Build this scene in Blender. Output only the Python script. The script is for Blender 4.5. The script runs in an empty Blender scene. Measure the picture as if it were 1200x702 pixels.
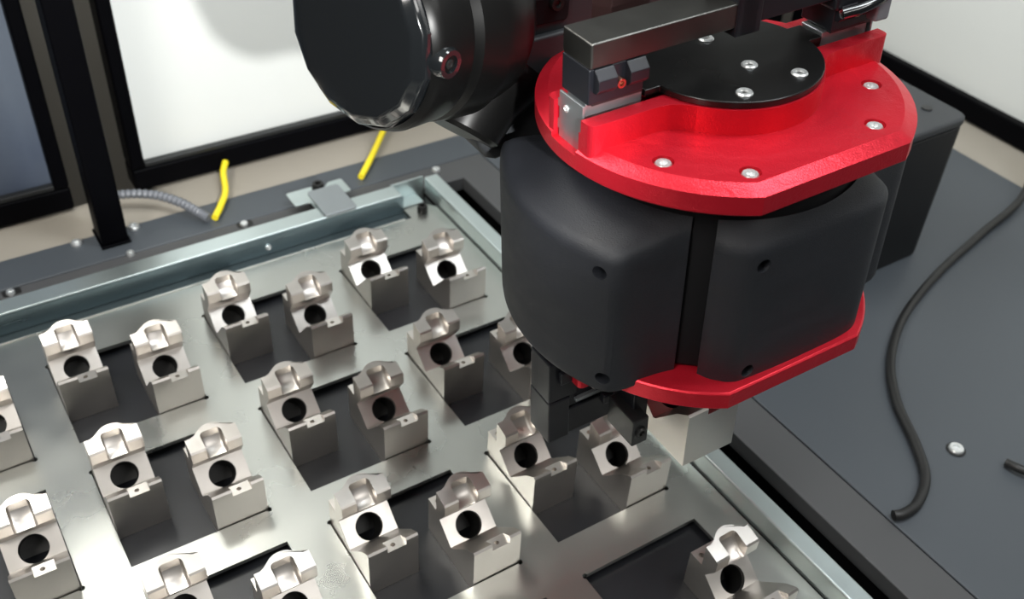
import bpy, bmesh, math, random
from mathutils import Vector, Matrix
random.seed(7)
scn = bpy.context.scene
COL = scn.collection
S = 0.1                       # one tray pocket = 0.1 m; all lengths below are in pocket widths

# ------------------------------------------------------------------ camera
R_ = Vector((0.84203897, -0.53726704, 0.04810919))
U_ = Vector((0.31052345, 0.55572812, 0.77119481))
F_ = Vector((0.44107319, 0.63443706, -0.63477875))
CAM = Vector((-2.98326329, -7.15329462, 6.00817284))
cd = bpy.data.cameras.new('camera')
cam = bpy.data.objects.new('camera', cd); COL.objects.link(cam)
cd.sensor_width = 36; cd.lens = 36*1195.57/1200
cd.clip_start = 0.01; cd.clip_end = 100
m = Matrix((R_, U_, -F_)).transposed().to_4x4(); m.translation = CAM*S
cam.matrix_world = m
cd.dof.use_dof = True; cd.dof.focus_distance = 5.9*S; cd.dof.aperture_fstop = 10
scn.camera = cam

# ------------------------------------------------------------------ world and lamps
w = bpy.data.worlds.new('world'); scn.world = w; w.use_nodes = True
nt = w.node_tree; bgn = nt.nodes['Background']
tc = nt.nodes.new('ShaderNodeTexCoord'); sp = nt.nodes.new('ShaderNodeSeparateXYZ')
rp = nt.nodes.new('ShaderNodeValToRGB')
nt.links.new(tc.outputs['Generated'], sp.inputs[0]); nt.links.new(sp.outputs['Z'], rp.inputs[0])
nt.links.new(rp.outputs[0], bgn.inputs[0])
rp.color_ramp.elements[0].position = 0.0; rp.color_ramp.elements[0].color = (.10, .10, .10, 1)
rp.color_ramp.elements[1].position = 1.0; rp.color_ramp.elements[1].color = (.42, .43, .42, 1)
bgn.inputs[1].default_value = 0.5
def area(name, loc, target, sx, sy, power, col=(1, 1, 1)):
    l = bpy.data.lights.new(name, 'AREA'); l.shape = 'RECTANGLE'; l.size = sx*S; l.size_y = sy*S
    l.energy = power; l.color = col
    o = bpy.data.objects.new(name, l); COL.objects.link(o)
    o.location = Vector(loc)*S
    o.rotation_euler = (Vector(target)-Vector(loc)).to_track_quat('-Z', 'Y').to_euler()
    return o
area('overhead_light', (-4, 3, 13), (-1, 0, 0), 9, 2.0, 14, (1, .99, .93))
area('overhead_light', (3.5, -5, 13), (1, -2, 0), 2.5, 7, 10, (.93, .98, 1))
area('overhead_light', (3.6, -13, 12), (0, -2, 0), 6, 3, 4.2, (1, .99, .96))  # added light behind the camera, brightens block chamfers and slanted faces
l = bpy.data.lights.new('shadow_spot', 'SPOT'); l.energy = 40; l.spot_size = math.radians(26); l.spot_blend = .6; l.shadow_soft_size = .012; l.color = (1, 1, .98)  # added unseen spot, throws the arm's shadow onto the white pane
o = bpy.data.objects.new('shadow_spot', l); COL.objects.link(o)
SL = Vector((-2.08, -8.97, 5.62)); o.location = SL*S
o.rotation_euler = (Vector((-.1, 2.34, 1.5))-SL).to_track_quat('-Z', 'Y').to_euler()
area('overhead_light', (-8, -6, 10), (-1, -2, 0), 2.5, 5, 9, (1, .96, .9))
scn.view_settings.view_transform = 'Standard'; scn.view_settings.look = 'None'
scn.view_settings.gamma = 1; scn.view_settings.use_curve_mapping = False
scn.view_settings.exposure = 0.0

# ------------------------------------------------------------------ materials
def mat(name, col, rough=.5, metal=0., noise=0., nscale=40, rn=0., bump=0., bscale=300, stretch=(1, 1, 1), coat=0., col2=None, spec=.5, anis=0.):
    m = bpy.data.materials.new(name); m.use_nodes = True
    t = m.node_tree; b = t.nodes['Principled BSDF']
    b.inputs['Base Color'].default_value = (*col, 1); b.inputs['Roughness'].default_value = rough
    b.inputs['Metallic'].default_value = metal
    b.inputs['Specular IOR Level'].default_value = spec
    b.inputs['Anisotropic'].default_value = anis
    if coat: b.inputs['Coat Weight'].default_value = coat; b.inputs['Coat Roughness'].default_value = .08
    if noise or rn or bump:
        co = t.nodes.new('ShaderNodeTexCoord'); mp = t.nodes.new('ShaderNodeMapping')
        mp.inputs['Scale'].default_value = stretch
        t.links.new(co.outputs['Object'], mp.inputs[0])
    if noise or rn:
        n = t.nodes.new('ShaderNodeTexNoise'); n.inputs['Scale'].default_value = nscale; n.inputs['Detail'].default_value = 5
        t.links.new(mp.outputs[0], n.inputs['Vector'])
        if noise:
            r = t.nodes.new('ShaderNodeMix'); r.data_type = 'RGBA'
            c2 = col2 or tuple(c*(1-noise) for c in col)
            r.inputs[6].default_value = (*c2, 1); r.inputs[7].default_value = (*[min(1, c*(1+noise*.6)) for c in col], 1)
            t.links.new(n.outputs['Fac'], r.inputs[0]); t.links.new(r.outputs[2], b.inputs['Base Color'])
        if rn:
            mr = t.nodes.new('ShaderNodeMapRange'); mr.inputs['From Min'].default_value = .15; mr.inputs['From Max'].default_value = .85
            mr.inputs['To Min'].default_value = max(.02, rough-rn); mr.inputs['To Max'].default_value = rough+rn
            t.links.new(n.outputs['Fac'], mr.inputs[0]); t.links.new(mr.outputs[0], b.inputs['Roughness'])
    if bump:
        n2 = t.nodes.new('ShaderNodeTexNoise'); n2.inputs['Scale'].default_value = bscale; n2.inputs['Detail'].default_value = 3
        t.links.new(mp.outputs[0], n2.inputs['Vector'])
        bp = t.nodes.new('ShaderNodeBump'); bp.inputs['Strength'].default_value = bump; bp.inputs['Distance'].default_value = .0004
        t.links.new(n2.outputs['Fac'], bp.inputs['Height']); t.links.new(bp.outputs[0], b.inputs['Normal'])
    return m
M = dict(
 tray=mat('stainless_sheet', (.54, .55, .52), .30, 1., .14, 11, .11, .03, 500, (1, 1, 1)),
 steel=mat('machined_steel', (.62, .585, .55), .36, 1., .06, 60, .07, .08, 900),
 zinc=mat('zinc_plate', (.60, .68, .68), .33, .9, .15, 12, .08),
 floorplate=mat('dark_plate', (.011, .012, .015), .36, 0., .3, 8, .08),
 base=mat('dark_grey_table', (.060, .069, .080), .45, 0., .10, 5, .08, .05, 900),
 basew=mat('warm_grey_bar', (.062, .063, .066), .5, 0., .12, 6, .08, .05, 900),
 cover=mat('printed_black_nylon', (.009, .0108, .0155), .6, 0., .4, 25, .08, .6, 900, (1, 1, 2.5)),
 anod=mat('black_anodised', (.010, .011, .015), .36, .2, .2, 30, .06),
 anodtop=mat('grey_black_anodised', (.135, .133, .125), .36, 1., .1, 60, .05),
 gloss=mat('gloss_black', (.006, .007, .008), .13, 0., 0, 10, 0, 0, coat=.6),
 blackplate=mat('polished_black', (.005, .005, .005), .3, .1, .3, 8, .07),
 satin=mat('satin_black', (.012, .013, .014), .4, 0., .2, 10, .08),
 housing=mat('dark_housing', (.020, .022, .025), .6, 0., .2, 10, .06),
 frame=mat('black_frame', (.0012, .0012, .002), .5, 0., .2, 10, .05, spec=.05),
 core=mat('matt_black_core', (.006, .006, .007), .7, spec=.15),
 darkrefl=mat('zinc_dark_reflection', (.06, .078, .084), .4, .6, .2, 10, .05),  # zinc mirroring dark surroundings, that reflection painted as its colour
 bluerefl=mat('zinc_blue_reflection', (.27, .35, .38), .3, .9, .2, 9, .07, stretch=(1, 6, 6)),  # rail web zinc, blue-grey reflection put into the colour
 hous2=mat('joint_black', (.0035, .0035, .0035), .33, 0., .2, 10, .05, spec=.18),
 lid=mat('grey_lid', (.032, .035, .040), .5, 0., .1, 10, .05),
 boxblack=mat('box_black', (.007, .0075, .009), .5, 0., .2, 10, .05, spec=.35),
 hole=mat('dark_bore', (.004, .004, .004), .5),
 beige=mat('beige_rail', (.33, .30, .255), .5, 0., .15, 4, .05),
 white=mat('white_sheet', (.78, .80, .78), .3, 0., .04, 3, .05),
 greywall=mat('grey_backdrop', (.34, .32, .29), .55, 0., .2, 3),
 screw=mat('bright_screw', (.85, .87, .87), .38, .85, .25, 120, .1),
 blkscrew=mat('black_screw', (.02, .02, .02), .3, .5),
 copper=mat('copper_screw', (.55, .27, .2), .25, 1.),
 brown=mat('brown_black', (.03, .014, .014), .45),
 yellow=mat('yellow_cable', (.85, .68, .02), .4),
 cable=mat('black_cable', (.012, .012, .012), .45),
 conduit=mat('conduit_plastic', (.16, .17, .19), .3),
 endcap=mat('silver_end_cap', (.36, .39, .41), .38, .85, .08, 50, .04),
 blue=mat('blue_backdrop', (.035, .048, .085), .4, 0., .9, 9, col2=(.17, .20, .23)),
)
# red anodised aluminium with faint milling arcs
def red_mat():
    m = mat('red_anodised', (.58, .012, .028), .36, .55, .10, 30, .06)
    t = m.node_tree; b = t.nodes['Principled BSDF']
    co = t.nodes.new('ShaderNodeTexCoord'); mp = t.nodes.new('ShaderNodeMapping')
    mp.inputs['Location'].default_value = (-.55*S, -1.03*S, 0)
    t.links.new(co.outputs['Object'], mp.inputs[0])
    wv = t.nodes.new('ShaderNodeTexWave'); wv.wave_type = 'RINGS'; wv.rings_direction = 'Z'
    wv.inputs['Scale'].default_value = 22; wv.inputs['Distortion'].default_value = 5; wv.inputs['Detail'].default_value = 4; wv.inputs['Detail Scale'].default_value = 3
    t.links.new(mp.outputs[0], wv.inputs['Vector'])
    bp = t.nodes.new('ShaderNodeBump'); bp.inputs['Strength'].default_value = .35; bp.inputs['Distance'].default_value = .0004
    t.links.new(wv.outputs['Fac'], bp.inputs['Height'])
    n = t.nodes.new('ShaderNodeTexNoise'); n.inputs['Scale'].default_value = 900; t.links.new(co.outputs['Object'], n.inputs['Vector'])
    b2 = t.nodes.new('ShaderNodeBump'); b2.inputs['Strength'].default_value = .6; b2.inputs['Distance'].default_value = .0003
    t.links.new(n.outputs['Fac'], b2.inputs['Height']); t.links.new(bp.outputs[0], b2.inputs['Normal'])
    t.links.new(b2.outputs[0], b.inputs['Normal'])
    return m
M['red'] = red_mat()

# ------------------------------------------------------------------ helpers
def finish(me, mt, smooth=True):
    me.materials.clear(); me.materials.append(M[mt] if isinstance(mt, str) else mt)
    return me
def obj(name, bm, mt, parent=None, bevel=0., seg=2, smooth=35, loc=None):
    """bm is a bmesh in pocket units -> one linked object"""
    bmesh.ops.recalc_face_normals(bm, faces=bm.faces)
    bmesh.ops.scale(bm, vec=(S, S, S), verts=bm.verts)
    for f in bm.faces: f.smooth = True
    me = bpy.data.meshes.new(name); bm.to_mesh(me); bm.free()
    me.set_sharp_from_angle(angle=math.radians(smooth))
    finish(me, mt)
    o = bpy.data.objects.new(name, me); COL.objects.link(o)
    if parent: o.parent = parent
    if loc is not None: o.location = Vector(loc)*S
    if bevel:
        b = o.modifiers.new('bevel', 'BEVEL'); b.width = bevel*S; b.segments = seg
        b.limit_method = 'ANGLE'; b.angle_limit = math.radians(28); b.harden_normals = True
    return o
def tag(o, label=None, cat=None, group=None, kind=None):
    if label: o['label'] = label
    if cat: o['category'] = cat
    if group: o['group'] = group
    if kind: o['kind'] = kind
    return o
def empty(name, loc=(0, 0, 0), mw=None):
    o = bpy.data.objects.new(name, None); COL.objects.link(o); o.empty_display_size = .01
    if mw is not None: o.matrix_world = mw
    else: o.location = Vector(loc)*S
    return o
def box(bm, a, b):
    (x0, y0, z0), (x1, y1, z1) = a, b
    v = [bm.verts.new(c) for c in ((x0,y0,z0),(x1,y0,z0),(x1,y1,z0),(x0,y1,z0),(x0,y0,z1),(x1,y0,z1),(x1,y1,z1),(x0,y1,z1))]
    for f in ((0,3,2,1),(4,5,6,7),(0,1,5,4),(1,2,6,5),(2,3,7,6),(3,0,4,7)): bm.faces.new([v[i] for i in f])
    return bm
def B(a, b): return box(bmesh.new(), a, b)
def prism(pts, axis, h0, h1, bm=None):
    """polygon extruded along axis ('x': pts are (y,z); 'y': (x,z); 'z': (x,y))"""
    bm = bm or bmesh.new()
    def P(a, b, h): return {'x': (h, a, b), 'y': (a, h, b), 'z': (a, b, h)}[axis]
    lo = [bm.verts.new(P(a, b, h0)) for a, b in pts]; hi = [bm.verts.new(P(a, b, h1)) for a, b in pts]
    n = len(pts)
    bm.faces.new(lo[::-1]); bm.faces.new(hi)
    for i in range(n): bm.faces.new((lo[i], lo[(i+1) % n], hi[(i+1) % n], hi[i]))
    return bm
def frame_for(d):
    d = Vector(d).normalized(); a = Vector((0, 0, 1)) if abs(d.z) < .9 else Vector((1, 0, 0))
    x = d.cross(a).normalized(); y = d.cross(x).normalized()
    return x, y, d
def lathe(prof, origin=(0,0,0), axis=(0,0,1), n=32, bm=None, closed=False, rot=0, start=None):
    """prof: list of (r,h)"""
    bm = bm or bmesh.new(); x, y, d = frame_for(axis); o = Vector(origin)
    if start is not None: x = start; y = d.cross(x).normalized()
    rings = []
    for r, h in prof:
        if r < 1e-6: rings.append([bm.verts.new(o+d*h)])
        else: rings.append([bm.verts.new(o+d*h+x*(r*math.cos(rot+2*math.pi*i/n))+y*(r*math.sin(rot+2*math.pi*i/n))) for i in range(n)])
    prs = list(zip(rings, rings[1:]))
    if closed: prs.append((rings[-1], rings[0]))
    for a, b in prs:
        if len(a) == 1 and len(b) == 1: continue
        for i in range(n):
            j = (i+1) % n
            if len(a) == 1: bm.faces.new((a[0], b[i], b[j]))
            elif len(b) == 1: bm.faces.new((a[i], a[j], b[0]))
            else: bm.faces.new((a[i], a[j], b[j], b[i]))
    return bm
def cyl(c, axis, r, h, n=24, bm=None): return lathe([(0,0),(r,0),(r,h),(0,h)], c, axis, n, bm)
def spline(pts, k=10):
    P = [Vector(p) for p in pts]; P = [2*P[0]-P[1]]+P+[2*P[-1]-P[-2]]; out = []
    for i in range(1, len(P)-2):
        for j in range(k):
            t = j/k; a, b, c, d = P[i-1], P[i], P[i+1], P[i+2]
            out.append(.5*((2*b)+(c-a)*t+(2*a-5*b+4*c-d)*t*t+(3*b-a-3*c+d)*t**3))
    return out+[P[-2]]
def tube(pts, r, n=12, bm=None, rib=None):
    bm = bm or bmesh.new(); rings = []; up = Vector((0, 0, 1))
    for i, p in enumerate(pts):
        d = (pts[min(i+1, len(pts)-1)]-pts[max(i-1, 0)]).normalized()
        x = d.cross(up); x = x.normalized() if x.length > 1e-3 else Vector((1, 0, 0)); y = d.cross(x).normalized()
        rr = r*(rib if rib and i % 2 else 1) if not callable(r) else r(i/(len(pts)-1))
        rings.append([bm.verts.new(p+x*(rr*math.cos(2*math.pi*k/n))+y*(rr*math.sin(2*math.pi*k/n))) for k in range(n)])
    for a, b in zip(rings, rings[1:]):
        for k in range(n): bm.faces.new((a[k], a[(k+1) % n], b[(k+1) % n], b[k]))
    bm.faces.new(rings[0][::-1]); bm.faces.new(rings[-1])
    return bm
def boolean(base, ops, dissolve=True):
    """base bmesh, ops [(bmesh,'DIFFERENCE'|'UNION')] -> bmesh result, in pocket units"""
    tmp = []
    def mk(b):
        bmesh.ops.recalc_face_normals(b, faces=b.faces)
        me = bpy.data.meshes.new('tmp'); b.to_mesh(me); b.free()
        o = bpy.data.objects.new('tmp', me); COL.objects.link(o); tmp.append(o); return o
    o = mk(base)
    for b, op in ops:
        md = o.modifiers.new('b', 'BOOLEAN'); md.object = mk(b); md.operation = op; md.solver = 'EXACT'
    bpy.context.view_layer.update()
    ev = o.evaluated_get(bpy.context.evaluated_depsgraph_get())
    me = bpy.data.meshes.new_from_object(ev)
    out = bmesh.new(); out.from_mesh(me)
    bpy.data.meshes.remove(me)
    for t in tmp:
        d = t.data; bpy.data.objects.remove(t); bpy.data.meshes.remove(d)
    bmesh.ops.remove_doubles(out, verts=out.verts, dist=1e-5)
    if dissolve: bmesh.ops.dissolve_limit(out, angle_limit=.01, verts=out.verts, edges=out.edges)
    return out
def rounded(pts, r, k=5):
    """round the corners of a 2D polygon"""
    out = []; n = len(pts)
    for i in range(n):
        p = Vector(pts[i]); a = (Vector(pts[i-1])-p); b = (Vector(pts[(i+1) % n])-p)
        rr = r[i] if isinstance(r, (list, tuple)) else r
        if rr <= 0: out.append(tuple(p)); continue
        la = min(rr, a.length*.49); lb = min(rr, b.length*.49)
        A = p+a.normalized()*la; Bp = p+b.normalized()*lb
        for j in range(k+1):
            t = j/k; q = A*(1-t)**2+p*2*t*(1-t)+Bp*t*t; out.append(tuple(q))
    return out
def rect(x0, y0, x1, y1): return [(x0, y0), (x1, y0), (x1, y1), (x0, y1)]
def screw_bm(r, h=.03, socket=True):
    """socket head / button head with a recessed hexagon, base at z=0"""
    bm = lathe([(0, 0), (r, 0), (r, h*.6), (r*.86, h), (r*.48, h), (r*.42, h*.35), (0, h*.35)], n=20)
    return bm
def copy(o, parent=None, loc=None):
    c = o.copy(); COL.objects.link(c)
    if parent: c.parent = parent
    if loc is not None: c.location = Vector(loc)*S
    return c

PS, PT, D = 1.33216, 1.32383, 0.98974
# ------------------------------------------------------------------ the setting: table, rails, enclosure
# two base sheets around the sunken tray
fr = bmesh.new()
prism([(-6.5, .86), (1.85, .86), (1.85, -8.5), (2.265, -8.5), (2.265, 1.205), (-6.5, 1.205)], 'z', -.16, 0, fr)
t = obj('table_frame_sheet', fr, 'basew', bevel=.012); tag(t, 'dark grey L-shaped metal sheet around the black gap beside the steel tray', 'table sheet')
fr = bmesh.new()
prism([(-6.5, 1.22), (2.28, 1.22), (2.28, -8.5), (7.265, -8.5), (7.265, 1.67), (-6.5, 1.67)], 'z', -.16, -.003, fr)
table = obj('work_table', fr, 'base', bevel=.012); tag(table, 'dark blue-grey flat table panel under the black cable and the black box', 'table')
tag(obj('floor', B((-9, -9.5, -3.2), (14, 8, -3.0)), 'greywall'), kind='structure')
tag(obj('trim_1', B((-6.5, 1.675, -.3), (7.94, 2.3, -.03)), 'beige', bevel=.02), kind='structure')
tag(obj('trim_2', B((7.27, -8.5, -.3), (8.2, 1.67, -.03)), 'beige', bevel=.02), kind='structure')
tag(obj('trim_3', B((-6.5, -8.5, -.9), (7.2, 1.66, -.62)), 'core'), kind='structure')   # dark pan under the cut-out

# ------------------------------------------------------------------ window panels of the enclosure
def window(name, x0, x1, y, z1, glass, fw=.14, lab=None):
    t = empty(name, ((x0+x1)/2, y, 0))
    fz = .25
    def part(nm, a, b, mt, bv=.012):
        c = ((x0+x1)/2, y, 0)
        return obj(nm, B(tuple(p-q for p, q in zip(a, c)), tuple(p-q for p, q in zip(b, c))), mt, t, bevel=bv)
    part('frame_rail', (x0, y, 0), (x1, y+.3, fz), 'frame', .03)
    part('frame_rail', (x0, y, z1-fz), (x1, y+.3, z1), 'frame', .03)
    part('frame_stile', (x0, y, fz), (x0+fw, y+.3, z1-fz), 'frame', .03)
    part('frame_stile', (x1-fw, y, fz), (x1, y+.3, z1-fz), 'frame', .03)
    part('gasket', (x0+fw, y+.02, fz), (x1-fw, y+.1, fz+.05), 'satin', .01)
    part('pane', (x0+fw-.02, y+.14, fz-.02), (x1-fw+.02, y+.18, z1-fz+.02), glass, 0)
    return t
w2 = window('window_2', -1.26, 7.9, 2.2, 6.5, 'white'); tag(w2, kind='structure')
w1 = window('window_1', -6.4, -1.87, 2.2, 6.5, 'blue'); tag(w1, kind='structure')
# right-hand enclosure panel
t = empty('window_3', (7.95, -3.5, 0)); tag(t, kind='structure')
def rp_(nm, a, b, mt, bv=.02): return obj(nm, B(tuple(p-q for p, q in zip(a, (7.95, -3.5, 0))), tuple(p-q for p, q in zip(b, (7.95, -3.5, 0)))), mt, t, bevel=bv)
rp_('frame_rail', (7.95, -9, 0), (8.25, 2.1, .27), 'frame'); rp_('frame_rail', (7.95, -9, 6.25), (8.25, 2.1, 6.5), 'frame')
rp_('frame_stile', (7.95, 1.95, .27), (8.25, 2.1, 6.25), 'frame'); rp_('frame_stile', (7.95, -9, .27), (8.25, -8.86, 6.25), 'frame')
rp_('pane', (8.06, -8.9, .25), (8.12, 2.0, 6.3), 'white', 0)
# things behind the gap between the panels
tag(obj('wall_back', B((-9, 4.6, -3), (12, 4.8, 8)), 'greywall'), kind='structure')
# black post
t = empty('frame_post', (-1.695, 1.4, 0)); tag(t, 'black square upright post bolted to the table between the two framed panels', 'post')
obj('upright', B((-.125, 0, .03), (.125, .3, 6.5)), 'frame', t, bevel=.02)
obj('foot_plate', B((-.14, -.02, 0), (.14, .34, .03)), 'frame', t, bevel=.01)

# ------------------------------------------------------------------ steel tray
def circ(cx, cy, r, n=10): return [(cx+r*math.cos(2*math.pi*i/n), cy+r*math.sin(2*math.pi*i/n)) for i in range(n)]
TR = [(-5.2, -7.2), (1.325, -7.2), (1.325, .52), (1.21, .64), (1.0, .62), (1.0, .455), (-5.2, .455)]
def sheet(outline, holes, z0, z1):
    """flat sheet with cut-outs, through a filled 2D curve"""
    cu = bpy.data.curves.new('tmp', 'CURVE'); cu.dimensions = '2D'; cu.fill_mode = 'BOTH'
    for poly in [outline]+holes:
        s = cu.splines.new('POLY'); s.points.add(len(poly)-1); s.use_cyclic_u = True
        for i, (x, y) in enumerate(poly): s.points[i].co = (x, y, 0, 1)
    cu.extrude = (z1-z0)/2
    o = bpy.data.objects.new('tmp', cu); COL.objects.link(o); bpy.context.view_layer.update()
    me = bpy.data.meshes.new_from_object(o.evaluated_get(bpy.context.evaluated_depsgraph_get()))
    bm = bmesh.new(); bm.from_mesh(me); bpy.data.meshes.remove(me); bpy.data.objects.remove(o); bpy.data.curves.remove(cu)
    bmesh.ops.translate(bm, vec=(0, 0, (z0+z1)/2), verts=bm.verts)
    bmesh.ops.remove_doubles(bm, verts=bm.verts, dist=1e-5)
    return bm
def pocket(c, r):
    x0, y1 = c*PS, -r*PT; x1, y0 = x0+1, y1-D; k = .022; out = []
    # relief bores at the back-left and front-right corners
    def dog(cx, cy, a0, a1): return [(cx+k*math.cos(math.radians(a0+(a1-a0)*i/6)), cy+k*math.sin(math.radians(a0+(a1-a0)*i/6))) for i in range(7)]
    return [(x0, y0)]+dog(x1, y0, -160, 70)+[(x1, y1)]+dog(x0, y1, 20, 250)
holes = [pocket(c, r) for c in (-3, -2, -1, 0) for r in range(5)]
tray = empty('steel_tray', (0, 0, 0)); tag(tray, 'brushed stainless steel tray sheet with rectangular pockets in rows holding machined blocks', 'tray')
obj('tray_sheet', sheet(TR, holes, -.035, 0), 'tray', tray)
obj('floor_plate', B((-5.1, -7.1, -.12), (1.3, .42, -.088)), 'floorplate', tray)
obj('rear_lip', B((-5.2, .452, -.035), (.93, .47, .012)), 'tray', tray, bevel=.005)
obj('front_foot', B((-5.1, -7.15, -.62), (1.3, -7.05, -.13)), 'floorplate', tray)
def add_screw(nm, loc, r, mt, parent, h=.03, lab=None, ax=None):
    bm = lathe([(0, 0), (r, 0), (r, h*.6), (r*.86, h), (r*.5, h), (r*.42, h*.3), (0, h*.3)], loc, ax or (0, 0, 1), 20)
    o = obj(nm, bm, mt, parent)
    if lab: o['label'] = lab
    return o
add_screw('socket_screw', (1.15, .50, 0), .055, 'blkscrew', tray, .08, 'black socket screw in the back corner')
# rails around the tray
t = empty('side_rail', (1.42, -3.2, 0)); tag(t, 'zinc plated square side rail running along the right edge of the tray', 'rail')
obj('rail_bar', B((-.078, -4.1, -.62), (.078, 4.02, .185)), 'zinc', t, bevel=.018)
obj('rail_seam', B((-.082, -4.1, -.05), (-.079, 4.02, -.005)), 'hole', t)
t = empty('rear_rail', (-2.1, .62, 0)); tag(t, 'zinc plated long channel rail behind the rear row of the tray', 'rail')
obj('top_flange', B((-3.2, 0, .165), (3.08, .2, .19)), 'zinc', t, bevel=.012)
obj('web', B((-3.2, 0, -.03), (3.095, .022, .165)), 'bluerefl', t)
obj('bottom_flange', B((-3.2, -.140, -.06), (3.095, 0, -.035)), 'darkrefl', t)
obj('back_web', B((-3.2, .18, -.62), (3.06, .2, .165)), 'zinc', t)
add_screw('rivet', (1.63, -.002, .05), .03, 'screw', t, .02, None, (0, -1, 0))
t = empty('corner_bracket', (1.15, .83, 0)); tag(t, 'small zinc end plate closing the frame corner between the rear rail and the side rail', 'bracket')
obj('plate', B((-.19, 0, -.62), (.19, .018, .185)), 'zinc', t, bevel=.005)
obj('flange', B((-.19, -.17, -.02), (.10, 0, .0)), 'zinc', t, bevel=.004)
# hold-down clamp on the rear rail
t = empty('hold_down_clamp', (.35, 1.08, 0)); tag(t, 'bent zinc hold-down clamp with a black screw sitting on the rear rail', 'clamp')
obj('base_tab', prism(rounded([(-.36, -.05), (-.2, -.05), (-.2, -.2), (-.12, -.2), (-.12, -.05), (.26, -.05), (.26, .2), (.1, .2), (.06, .14), (-.05, .14), (-.08, .2), (-.36, .2)], .03), 'z', .11, .13), 'zinc', t, bevel=.005)
obj('spacer', B((-.15, -.18, .0), (.2, .1, .11)), 'frame', t)
obj('clamp_plate', prism(rounded([(-.21, -.47), (.13, -.47), (.13, 0), (-.21, 0)], .04), 'z', .195, .222), 'endcap', t, bevel=.006)
add_screw('clamp_screw', (-.04, .1, .13), .065, 'blkscrew', t, .09)
# table screws
for i, (x, y, r, mt, lab) in enumerate([(-2.016, 1.602, .055, 'screw', 'bright screw in the table edge left of the black post'),
        (-1.468, 1.607, .055, 'screw', 'bright screw in the table just right of the black post'),
        (-1.622, 1.20, .038, 'screw', 'small bright screw in front of the foot of the black post'),
        (-2.714, 1.13, .04, 'screw', 'small bright screw in a black slot at the left picture edge'),
        (-.516, 1.14, .04, 'screw', 'small bright screw in a black slot behind the rear rail'),
        (1.655, 1.117, .045, 'screw', 'bright screw behind the far corner of the side rail'),
        (3.308, -4.519, .062, 'screw', 'large bright socket screw alone on the table right of the cable loop')]):
    s = add_screw('table_screw', (0, 0, 0), r, mt, None, .03); s.location = Vector((x, y, 0))*S; tag(s, lab, 'screw')
    if i in (3, 4): # dark slot insert
        q = obj('slot_insert', prism(rounded(rect(-.07, -.035, .09, .06), .03), 'z', 0, .004), 'hole', s)
    if i == 6:
        q = obj('counterbore', lathe([(.066, 0), (.078, 0), (.078, .004), (.066, .004)], n=28, closed=True), 'hole', s)

# ------------------------------------------------------------------ machined workpiece
WB = .377
def make_work():
    prof = [(0, -.086), (0, .326), (.014, .340), (.105, .275), (.292, .068), (.312, .058), (.475, .192), (.408, .295), (.400, .31), (.400, .398), (.412, .410),
            (.525, .440), (.525, .25), (.64, .25), (.64, -.086)]
    base = prism(prof, 'x', 0, WB)
    boss = bmesh.new()
    pts = [(.035, .50), (.045, .527), (.070, .536), (.10, .558), (.125, .576), (.155, .590), (.19, .595), (.225, .592), (.255, .582), (.285, .562), (.315, .538), (.338, .528), (.342, .50)]
    lo = [boss.verts.new((x, y, .2)) for x, y in pts]; hi = [boss.verts.new((x, y, .440+(y-.525)*.27)) for x, y in pts]
    boss.faces.new(lo[::-1]); boss.faces.new(hi)
    for i in range(len(pts)): j = (i+1) % len(pts); boss.faces.new((lo[i], lo[j], hi[j], hi[i]))
    sc = bmesh.new()
    sprof = [(.30, .30), (.42, .30), (.47, .315), (.51, .345), (.538, .385), (.552, .60), (.30, .60)]
    prism(sprof, 'x', .112, .266, sc)
    e = [e for e in sc.edges if abs(e.verts[0].co.x-e.verts[1].co.x) < 1e-6 and min(e.verts[0].co.z, e.verts[1].co.z) < .59 and min(e.verts[0].co.y, e.verts[1].co.y) > .31]
    bmesh.ops.bevel(sc, geom=e, offset=.03, segments=3, affect='EDGES', profile=.5)
    th = math.atan2(.134, .163); nrm = Vector((0, -math.sin(th), math.cos(th)))
    hc = Vector((WB/2, .385, .118))
    hole = cyl(hc-nrm*.26, nrm, .1, .56, 32)
    nb = prism(rounded(rect(.145, -.08, .285, .135), [0, 0, .05, .05]), 'z', .285, .5)
    pin = cyl((.205, .045, .24), (0, 0, 1), .017, .1, 12)
    pin2 = cyl((.05, .585, .2), (0, 0, 1), .02, .1, 12)
    bm = boolean(base, [(boss, 'UNION'), (sc, 'DIFFERENCE'), (hole, 'DIFFERENCE'), (nb, 'DIFFERENCE'), (pin, 'DIFFERENCE'), (pin2, 'DIFFERENCE')])
    root = empty('machined_block')
    obj('body', bm, 'steel', root, bevel=.0095, seg=1, smooth=22)
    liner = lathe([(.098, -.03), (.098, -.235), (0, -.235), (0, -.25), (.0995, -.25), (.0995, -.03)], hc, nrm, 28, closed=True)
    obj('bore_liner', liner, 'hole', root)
    return root
proto = make_work()
ROW = ['rear row', 'second row from rear', 'third row from rear', 'front row']
COLN = {0: 'rightmost pocket', -1: 'second pocket from right', -2: 'third pocket from right'}
spots = [(-3, 0, 'R')]+[(c, 0, s) for c in (-2, -1, 0) for s in 'LR']+[(-3, 1, 'R')]+[(c, 1, s) for c in (-2, -1, 0) for s in 'LR']+[(c, 2, s) for c in (-2, -1, 0) for s in 'LR']+[(0, 3, 'R')]
first = True
def copy_tree(o, nm=None):
    c = o.copy(); COL.objects.link(c)
    for ch in list(o.children):
        d = ch.copy(); COL.objects.link(d); d.parent = c
    return c
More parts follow.
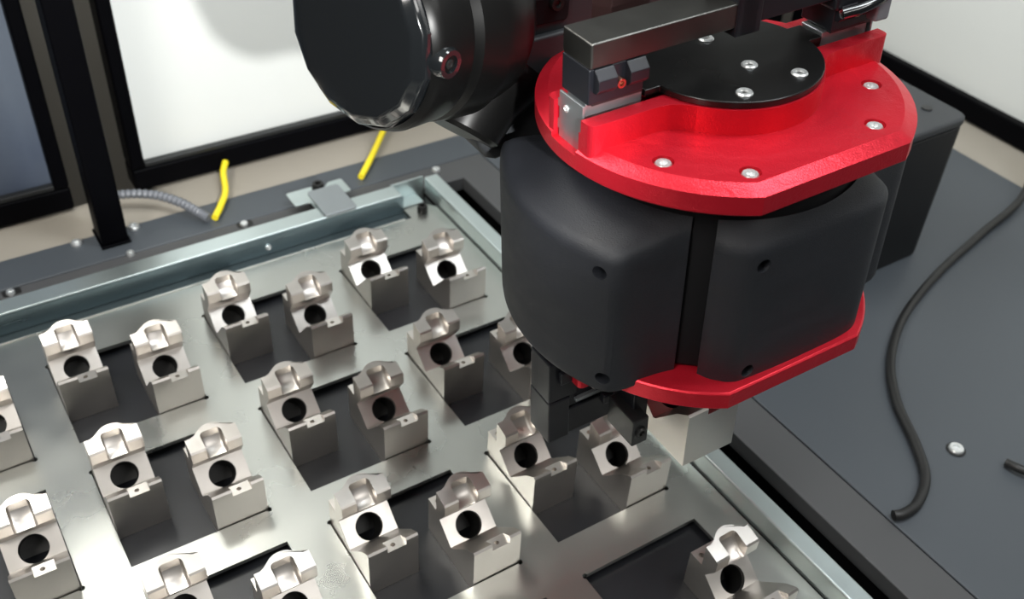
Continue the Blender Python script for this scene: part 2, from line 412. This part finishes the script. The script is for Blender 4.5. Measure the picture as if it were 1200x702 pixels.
for c, r, s in spots:
    o = proto if first else copy_tree(proto); first = False
    x = c*PS+(.003 if s == 'L' else 1-WB-.003); y = -r*PT-(.003+.64 if s == 'L' else D-.003)
    o.location = Vector((x, y, 0))*S
    if r == 3: lab = 'steel block alone in the half-empty pocket at the lower right, beside the side rail'
    elif c == -3: lab = f'steel block cut by the left picture edge, in the {ROW[r]}'
    else: lab = f"steel block, {'left' if s == 'L' else 'right'} one in {COLN[c]}, {ROW[r]}"
    tag(o, lab, 'machined block', 'machined steel blocks standing in the tray pockets')

# ------------------------------------------------------------------ gripper frame
K = .885
F0 = Vector((0.73744071, -4.2297368, 1.5))
RG = Matrix(((.99789, .0411655, -.0502059), (-.0396331, .9987288, .0311463), (.0514242, -.0290908, .9982531)))
GO = CAM+(F0-CAM)*K
def gw(p): return GO+RG@(Vector(p)*K)
gm = (RG*K).to_4x4(); gm.translation = GO*S
grip = empty('double_gripper', mw=gm)
tag(grip, 'double parallel gripper with red anodised end plates and black moulded covers held over the tray', 'gripper')
CX, CY, RR = .55, 1.03, 1.145
def disc_outline(R, yf, n=72):
    a = math.asin((CY-yf)/R)
    pts = []
    lo, hi = -a+0, a          # right arc from -a to a
    for i in range(n//2+1):
        t_ = lo+(hi-lo)*i/(n//2); pts.append((CX+R*math.cos(t_), CY+R*math.sin(t_)))
    for i in range(n//2+1):
        t_ = math.pi-a+(2*a)*i/(n//2); pts.append((CX+R*math.cos(t_), CY+R*math.sin(t_)))
    return pts
def loft(levels, bm=None):
    bm = bm or bmesh.new(); rings = [[bm.verts.new((x, y, z)) for x, y in pts] for pts, z in levels]
    n = len(rings[0]); bm.faces.new(rings[0][::-1]); bm.faces.new(rings[-1])
    for a, b in zip(rings, rings[1:]):
        for i in range(n): bm.faces.new((a[i], a[(i+1) % n], b[(i+1) % n], b[i]))
    return bm
def flange(up):
    f = (lambda z: z) if up else (lambda z: 1.58-z)
    lv = [(disc_outline(RR-.012, .03), f(1.453)), (disc_outline(RR, .018), f(1.465)), (disc_outline(RR, .018), f(1.58)), (disc_outline(RR-.08, .10), f(1.622))]
    plate = loft(lv)
    zz = sorted((f(1.55), f(1.785)))
    if up:
        wall = prism(rounded(rect(-.572, .80, 1.672, 1.26), .05), 'z', *zz); boss = cyl((CX, CY, zz[0]), (0, 0, 1), .585, zz[1]-zz[0], 64)
    else:      # lower plate: short bosses only at the two rims, clear of the held block
        wall = prism(rounded(rect(-.572, .80, -.20, 1.26), .05), 'z', *zz); boss = prism(rounded(rect(1.30, .80, 1.672, 1.26), .05), 'z', *zz)
    fil = lambda x: prism([(x-.12, .86), (x+.12, .86), (x+.1, .72), (x, .795)], 'z', *zz)
    zc = sorted((f(1.70), f(1.9)))
    ch = B((-.8, .90, zc[0]), (1.9, 1.17, zc[1]))
    zn = sorted((f(1.555), f(1.9)))
    nl = B((-.8, .918, zn[0]), (-.527, 1.178, zn[1])); nr = B((1.627, .918, zn[0]), (1.95, 1.178, zn[1]))
    fl_ = [(-.17, .85), (-.17, .80), (-.10, .797), (-.045, .785), (.0, .762), (.035, .732), (.071, .694), (.14, .72), (.12, .86)]
    fa = prism(fl_, 'z', *zz); fb = prism([(2*CX-x, y) for x, y in fl_][::-1], 'z', *zz)
    ops = [(wall, 'UNION'), (boss, 'UNION')]+([(fa, 'UNION'), (fb, 'UNION')] if up else [])+[ (ch, 'DIFFERENCE'), (nl, 'DIFFERENCE'), (nr, 'DIFFERENCE')]
    zs = sorted((f(1.58), f(1.7)))
    if up:
        for x, y in SCR: ops.append((cyl((x, y, 1.585), (0, 0, 1), .062, .1, 24), 'DIFFERENCE'))
    return boolean(plate, ops)
SCR = [(-.27, .53), (.065, .20), (1.01, .225), (1.345, .585)]
obj('upper_flange', flange(True), 'red', grip, bevel=.008, seg=2, smooth=16)
obj('lower_flange', flange(False), 'red', grip, bevel=.008, seg=2, smooth=16)
for x, y in SCR: add_screw('flange_screw', (x, y, 1.585), .05, 'screw', grip, .03)
# core
obj('core', lathe([(0, .10), (.88, .10), (.925, .16), (.925, 1.18), (.89, 1.24), (.88, 1.46), (0, 1.46)], (CX, CY, 0), (0, 0, 1), 72), 'core', grip)
# moulded covers
def cover(a0, a1, outer, zt=1.13, zb=.04, zti=1.27, zbi=.24, rho=.08, holes=()):
    """outer: list of (x,y) evenly shared over the inner arc; every station is a rounded section"""
    bm = bmesh.new(); n = len(outer); st = []
    for i, (x, y) in enumerate(outer):
        a = math.radians(a0+(a1-a0)*i/(n-1)); xi, yi = CX+.91*math.cos(a), CY+.91*math.sin(a)
        L = math.hypot(x-xi, y-yi); d = min(1, L/.06)
        sec = rounded([(0, zbi), (L, zbi+(zb-zbi)*d), (L, zti+(zt-zti)*d), (0, zti)], [0, rho, rho, 0], 5)
        st.append([bm.verts.new((xi+(x-xi)*q/L, yi+(y-yi)*q/L, z)) for q, z in sec])
    m_ = len(st[0])
    for a, b in zip(st, st[1:]):
        for k in range(m_): bm.faces.new((a[k], a[(k+1) % m_], b[(k+1) % m_], b[k]))
    bm.faces.new(st[0][::-1]); bm.faces.new(st[-1])
    return boolean(bm, [(cyl(Vector(h)-Vector(d)*.1, d, .046, .3, 24), 'DIFFERENCE') for h, d in holes], False) if holes else bm
def resample(P, n):
    P = [Vector(q) for q in P]; L = [0]
    for a, b in zip(P, P[1:]): L.append(L[-1]+(b-a).length)
    out = []; k = 0
    for i in range(n):
        t_ = L[-1]*i/(n-1)
        while k < len(P)-2 and L[k+1] < t_: k += 1
        u = (t_-L[k])/max(1e-9, L[k+1]-L[k]); out.append(tuple(P[k].lerp(P[k+1], min(1, u))))
    return out
arc = [(CX+(1.30+.0012*(-152-a))*math.cos(math.radians(a)), CY+(1.30+.0012*(-152-a))*math.sin(math.radians(a))) for a in range(-152, -219, -3)]
LO = [(-.15, .375), (-.25, .398)]+rounded([(-.40, .418), (-.60, .435), arc[2]], [0, .12, 0], 8)[1:]+arc[3:-1]+rounded([arc[-1], (-.50, 1.93), (-.35, 1.90), (-.12, 1.72)], [0, .05, .08, 0], 4)
LO = resample(LO, 56)
FO = resample([(-.05, .27)]+rounded([(-.02, .20), (.085, .085), (.35, .068), (.55, .065), (.95, .068), (1.12, .09), (1.25, .19), (1.255, .28)], [0, .07, .1, 0, .1, .1, .06, 0], 6)+[(1.225, .34)], 52)
def mirx(p): return [(2*CX-x, y) for x, y in p][::-1]
def miry(p): return [(x, 2*CY-y) for x, y in p][::-1]
vl = Vector((-.9, -.43, 0)).normalized()
hl = [((-.615, .55, 1.0), (-.93, -.36, 0)), ((-.59, .50, .19), (-.93, -.36, 0))]
hl = [(h, tuple(Vector(d).normalized())) for h, d in hl]
hf = [((.17, .09, 1.02), (0, -1, 0)), ((.19, .09, .19), (0, -1, 0))]
obj('moulded_cover', cover(-137, -223, LO, holes=hl), 'cover', grip, smooth=38)
obj('moulded_cover', cover(-128, -47, FO, rho=.05, holes=hf), 'cover', grip, smooth=38)
obj('moulded_cover', cover(43, -43, mirx(LO)), 'cover', grip, smooth=38)
obj('moulded_cover', cover(133, 47, miry(FO)[::-1]), 'cover', grip, smooth=38)
# black mounting plate on the upper boss
mp_ = boolean(cyl((CX, CY, 1.786), (0, 0, 1), .575, .044, 72), [(B((-.12, .93, 1.786), (1.22, 1.13, 1.83)), 'UNION')])
plate = obj('mounting_plate', mp_, 'blackplate', grip, bevel=.008)
for x, y in ((.584, .864), (.762, .633), (.336, .614), (.587, 1.272)):
    add_screw('plate_screw', (x, y, 1.822), .05, 'screw', plate, .02)
# jaws of the upper gripper
def jaw_upper(mx):
    X = (lambda x: 2*CX-x) if mx else (lambda x: x)
    def bx(nm, x0, x1, y0, y1, z0, z1, mt, par=grip, bv=.012):
        a, b = sorted((X(x0), X(x1))); return obj(nm, B((a, y0, z0), (b, y1, z1)), mt, par, bevel=bv)
    cap = [(.925, 1.50), (1.165, 1.50), (1.165, 1.60), (1.18, 1.60), (1.18, 1.66), (1.165, 1.66), (1.165, 1.74), (1.18, 1.74), (1.18, 1.79), (1.165, 1.79), (1.165, 1.845),
           (.925, 1.845), (.925, 1.75), (.912, 1.75), (.912, 1.70), (.925, 1.70), (.925, 1.62), (.912, 1.62), (.912, 1.57), (.925, 1.57)]
    e_ = obj('end_cap', prism(cap, 'x', *sorted((X(-.545), X(-.528)))), 'endcap', grip, bevel=.004)
    add_screw('cap_screw', (X(-.545), 1.09, 1.76), .022, 'screw', e_, .008, None, (1 if mx else -1, 0, 0))
    rl = bx('guide_rail', -.515, -.13, .945, 1.13, 1.70, 1.845, 'endcap', grip, .006)
    j = bx('jaw_carriage', -.53, -.157, .90, 1.17, 1.855, 2.072, 'anod', grip, .01)
    for x0, x1 in ((-.50, -.375), (-.29, -.165)):
        a, b = sorted((X(x0), X(x1)))
        obj('jaw_lug', prism([(.91, 2.07), (.89, 2.07), (.845, 2.02), (.845, 1.96), (.87, 1.93), (.91, 1.93)], 'x', a, b), 'anod', j, bevel=.004)
    add_screw('jaw_screw', (X(-.33), .90, 1.955), .032, 'copper', j, .03, 'copper coloured jaw screw', (0, -1, 0))
    bx('keeper_strip', -.50, -.16, .905, .94, 1.845, 1.875, 'satin', j, .004)
    fing = prism(rounded(rect(*sorted((X(-.53), X(.62)))[:1], .89, sorted((X(-.53), X(.62)))[1], 1.17), .018), 'z', 2.076, 2.225)
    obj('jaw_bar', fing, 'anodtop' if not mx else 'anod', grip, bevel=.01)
    bx('gripper_finger', .455, .615 if not mx else .615, .88, 1.18, 2.02, 3.6, 'anod', grip, .012)
jaw_upper(False); jaw_upper(True)
# sensor block behind the left bar
t = obj('sensor_block', B((-.12, 1.30, 1.82), (.16, 1.5, 2.24)), 'brown', grip, bevel=.01)
add_screw('block_screw', (.03, 1.30, 2.10), .03, 'copper', t, .02, None, (0, -1, 0))
# clutter over the right jaw: hose and clips
t = obj('jaw_guard', B((1.22, .86, 2.0), (1.62, 1.2, 2.35)), 'anod', grip, bevel=.03)
obj('air_hose', tube(spline([(1.25, .84, 2.0), (1.4, .80, 2.03), (1.6, .82, 2.08), (1.75, .95, 2.2), (1.7, 1.1, 2.6)]), .035), 'gloss', t)
obj('hose_clip', B((1.50, .79, 1.9), (1.62, .88, 2.12)), 'conduit', t, bevel=.02)
# lower gripper
def g(nm, a, b, mt='anod', par=grip, bv=.012): return obj(nm, B(a, b), mt, par, bevel=bv)
j = g('lower_jaw', (-.73, .93, -.375), (-.50, 1.17, -.02))
g('jaw_lug', (-.66, .89, -.20), (-.53, .93, -.10), 'anod', j, .01)
g('jaw_plate', (-.732, .925, -.76), (-.56, 1.175, -.378), 'anod', j, .012)
g('jaw_bar', (-.58, .93, -.74), (.45, 1.17, -.50), 'anod')
j2 = g('jaw_carriage', (-.56, .94, -.49), (-.14, 1.16, -.27), 'anod')
g('keeper_strip', (-.52, .91, -.44), (-.16, .94, -.41), 'endcap', j2, .004)
add_screw('jaw_screw', (-.36, .93, -.36), .03, 'screw', j2, .03, None, (0, -1, 0))
g('keeper_strip', (-.30, .885, -.56), (-.12, .94, -.48), 'anod', j2, .01)
f1 = g('lower_finger', (-.26, .60, -.55), (-.14, .84, -.05), 'anod')
g('finger_pad', (-.33, .50, -.62), (-.20, .80, -.38), 'satin', f1, .012)
add_screw('pad_screw', (-.265, .50, -.50), .045, 'blkscrew', f1, .02, None, (0, -1, 0))

# workpiece held by the lower gripper
hb = copy_tree(proto)
hm = RG.to_4x4(); hm.translation = gw((-.077, .25, -.715+.086/K))*S
hb.matrix_world = hm
tag(hb, 'steel block held in the air under the red lower plate of the gripper', 'machined block'); del hb['group']

# ------------------------------------------------------------------ robot arm (behind the gripper)
arm = empty('robot_arm', mw=gm); tag(arm, 'glossy black robot wrist and forearm carrying the gripper', 'robot arm')
n_ = Vector((-.87, -.31, .12)).normalized()
c0 = Vector((-1.33, 2.2, 1.97))
obj('joint_cap', lathe([(0, .06), (.36, .058), (.52, .045), (.585, .0), (.60, -.05)], c0, n_, 14, rot=.25), 'gloss', arm, bevel=.02, seg=3, smooth=20)
obj('joint_housing', lathe([(.595, -.04), (.62, -.07), (.64, -.12), (.645, -.34), (.615, -.36), (.615, -.38), (.66, -.42), (.70, -.60), (.70, -.64), (.68, -.66), (.68, -.85), (.60, -.98), (.52, -1.0), (.50, -1.5), (0, -1.5)], c0, n_, 72), 'hous2', arm)
y_ = n_.cross(Vector((0, 0, 1))).normalized(); z_ = y_.cross(n_)
if z_.z < 0: z_ = -z_
if y_.y > 0: y_ = -y_
dr = (y_*math.cos(-.05)+z_*math.sin(-.05)).normalized(); lc = c0-n_*.13
lug = obj('screw_lug', lathe([(0, .0), (.05, .0), (.055, .03), (.085, .03), (.10, .0), (.10, -.2), (0, -.2)], lc+dr*.63, dr, 24), 'gloss', arm)
obj('lug_screw', lathe([(0, 0), (.03, 0), (.03, .015), (.018, .02), (0, .008)], lc+dr*.635, dr, 16), 'blkscrew', lug)
obj('wrist_cone', lathe([(0, .0), (.27, .0), (.30, -.03), (.33, -.25), (.40, -.42), (.40, -.55), (0, -.55)], (-.70, 2.2, 1.12), (-.75, -.27, -.8), 48), 'hous2', arm)
oc = [(-.60, 1.00), (-.50, .86), (1.2, 1.0), (1.4, 1.2), (1.4, 2.2), (1.2, 2.5), (-.20, 2.5), (-.40, 2.25), (-.48, 1.85), (-.60, 1.55)]
hs = obj('wrist_housing', prism(oc, 'y', 2.06, 2.75), 'housing', arm, bevel=.05, seg=1)
obj('bolt_plate', prism(rounded([(-.36, 1.80), (.08, 1.78), (.10, 2.02), (-.30, 2.06)], .04), 'y', 2.045, 2.07), 'core', hs, bevel=.01)
obj('step_block', prism([(-.56, 1.45), (-.50, 1.36), (.1, 1.36), (.1, 1.74), (-.42, 1.74), (-.50, 1.66)], 'y', 1.99, 2.06), 'housing', hs, bevel=.03, seg=1)
obj('top_block', prism([(-.36, 2.10), (.10, 2.06), (.12, 2.4), (-.24, 2.4)], 'y', 1.96, 2.06), 'housing', hs, bevel=.03, seg=1)
for x in (-.25, -.02): obj('flange_bolt', lathe([(0, .02), (.02, .02), (.025, .035), (.045, .035), (.05, .0), (0, 0)], (x, 2.045, 1.92), (0, -1, 0), 20), 'blkscrew', hs)
obj('wrist_band', prism([(-.615, 1.30), (-.60, 1.26), (.2, 1.26), (.2, 1.30)], 'y', 2.03, 2.5), 'satin', hs)

# ------------------------------------------------------------------ black box behind the gripper
bb = empty('black_box', (4.5, -1.4, 0)); tag(bb, 'tall matt black box with a grey lid standing on the table behind the gripper', 'box')
obj('case', prism(rounded(rect(-.75, -1.133, .704, 1.1), .12), 'z', 0, 1.47), 'boxblack', bb, bevel=.02)
obj('lid', prism(rounded(rect(-.76, -1.143, .714, 1.11), .13), 'z', 1.47, 1.57), 'lid', bb, bevel=.035, seg=3)
obj('lid_button', cyl((.45, -.85, 1.57), (0, 0, 1), .05, .012), 'satin', bb)

# ------------------------------------------------------------------ cables
def cable(name, pts, r, mt, lab, cat='cable', rib=None, k=12):
    P = spline(pts, k); base = Vector(pts[0]); P = [p-base for p in P]
    o = obj(name, tube(P, r, 12, None, rib), mt); o.location = base*S
    return tag(o, lab, cat)
cable('black_cable', [(7.6, -2.0, .5), (7.0, -2.45, .12), (6.01, -2.67, .045), (5.07, -2.89, .04), (4.247, -3.169, .04), (3.668, -3.512, .04), (3.285, -3.904, .04), (3.035, -4.318, .04), (2.816, -4.605, .04), (2.558, -4.747, .04), (2.38, -4.765, .04), (2.30, -4.735, .038)], .04, 'cable',
      'long black cable curving across the table into the seam', 'cable')
cable('black_cable', [(3.70, -5.2, .05), (3.60, -5.05, .05), (3.535, -4.93, .05), (3.52, -4.83, .03)], .035, 'cable', 'short black cable end at the right picture edge', 'cable')
cable('yellow_cable', [(-.32, 2.15, .12), (-.40, 2.0, .10), (-.491, 1.711, .06), (-.62, 1.50, .05), (-.74, 1.34, .04)], .035, 'yellow', 'yellow cable end under the white panel, nearer the black post', 'cable')
cable('yellow_cable', [(1.60, 2.14, .10), (1.45, 1.98, .09), (1.236, 1.74, .06), (1.02, 1.50, .05), (.86, 1.33, .04)], .035, 'yellow', 'yellow cable end under the white panel, behind the hold-down clamp', 'cable')
cable('ribbed_conduit', [(-1.62, 2.12, .10), (-1.38, 2.0, .14), (-1.15, 1.85, .14), (-.98, 1.65, .12), (-.86, 1.45, .08), (-.80, 1.35, .05)], .05, 'conduit', 'grey ribbed conduit lying on the table edge right of the black post', 'conduit', .8, 10)
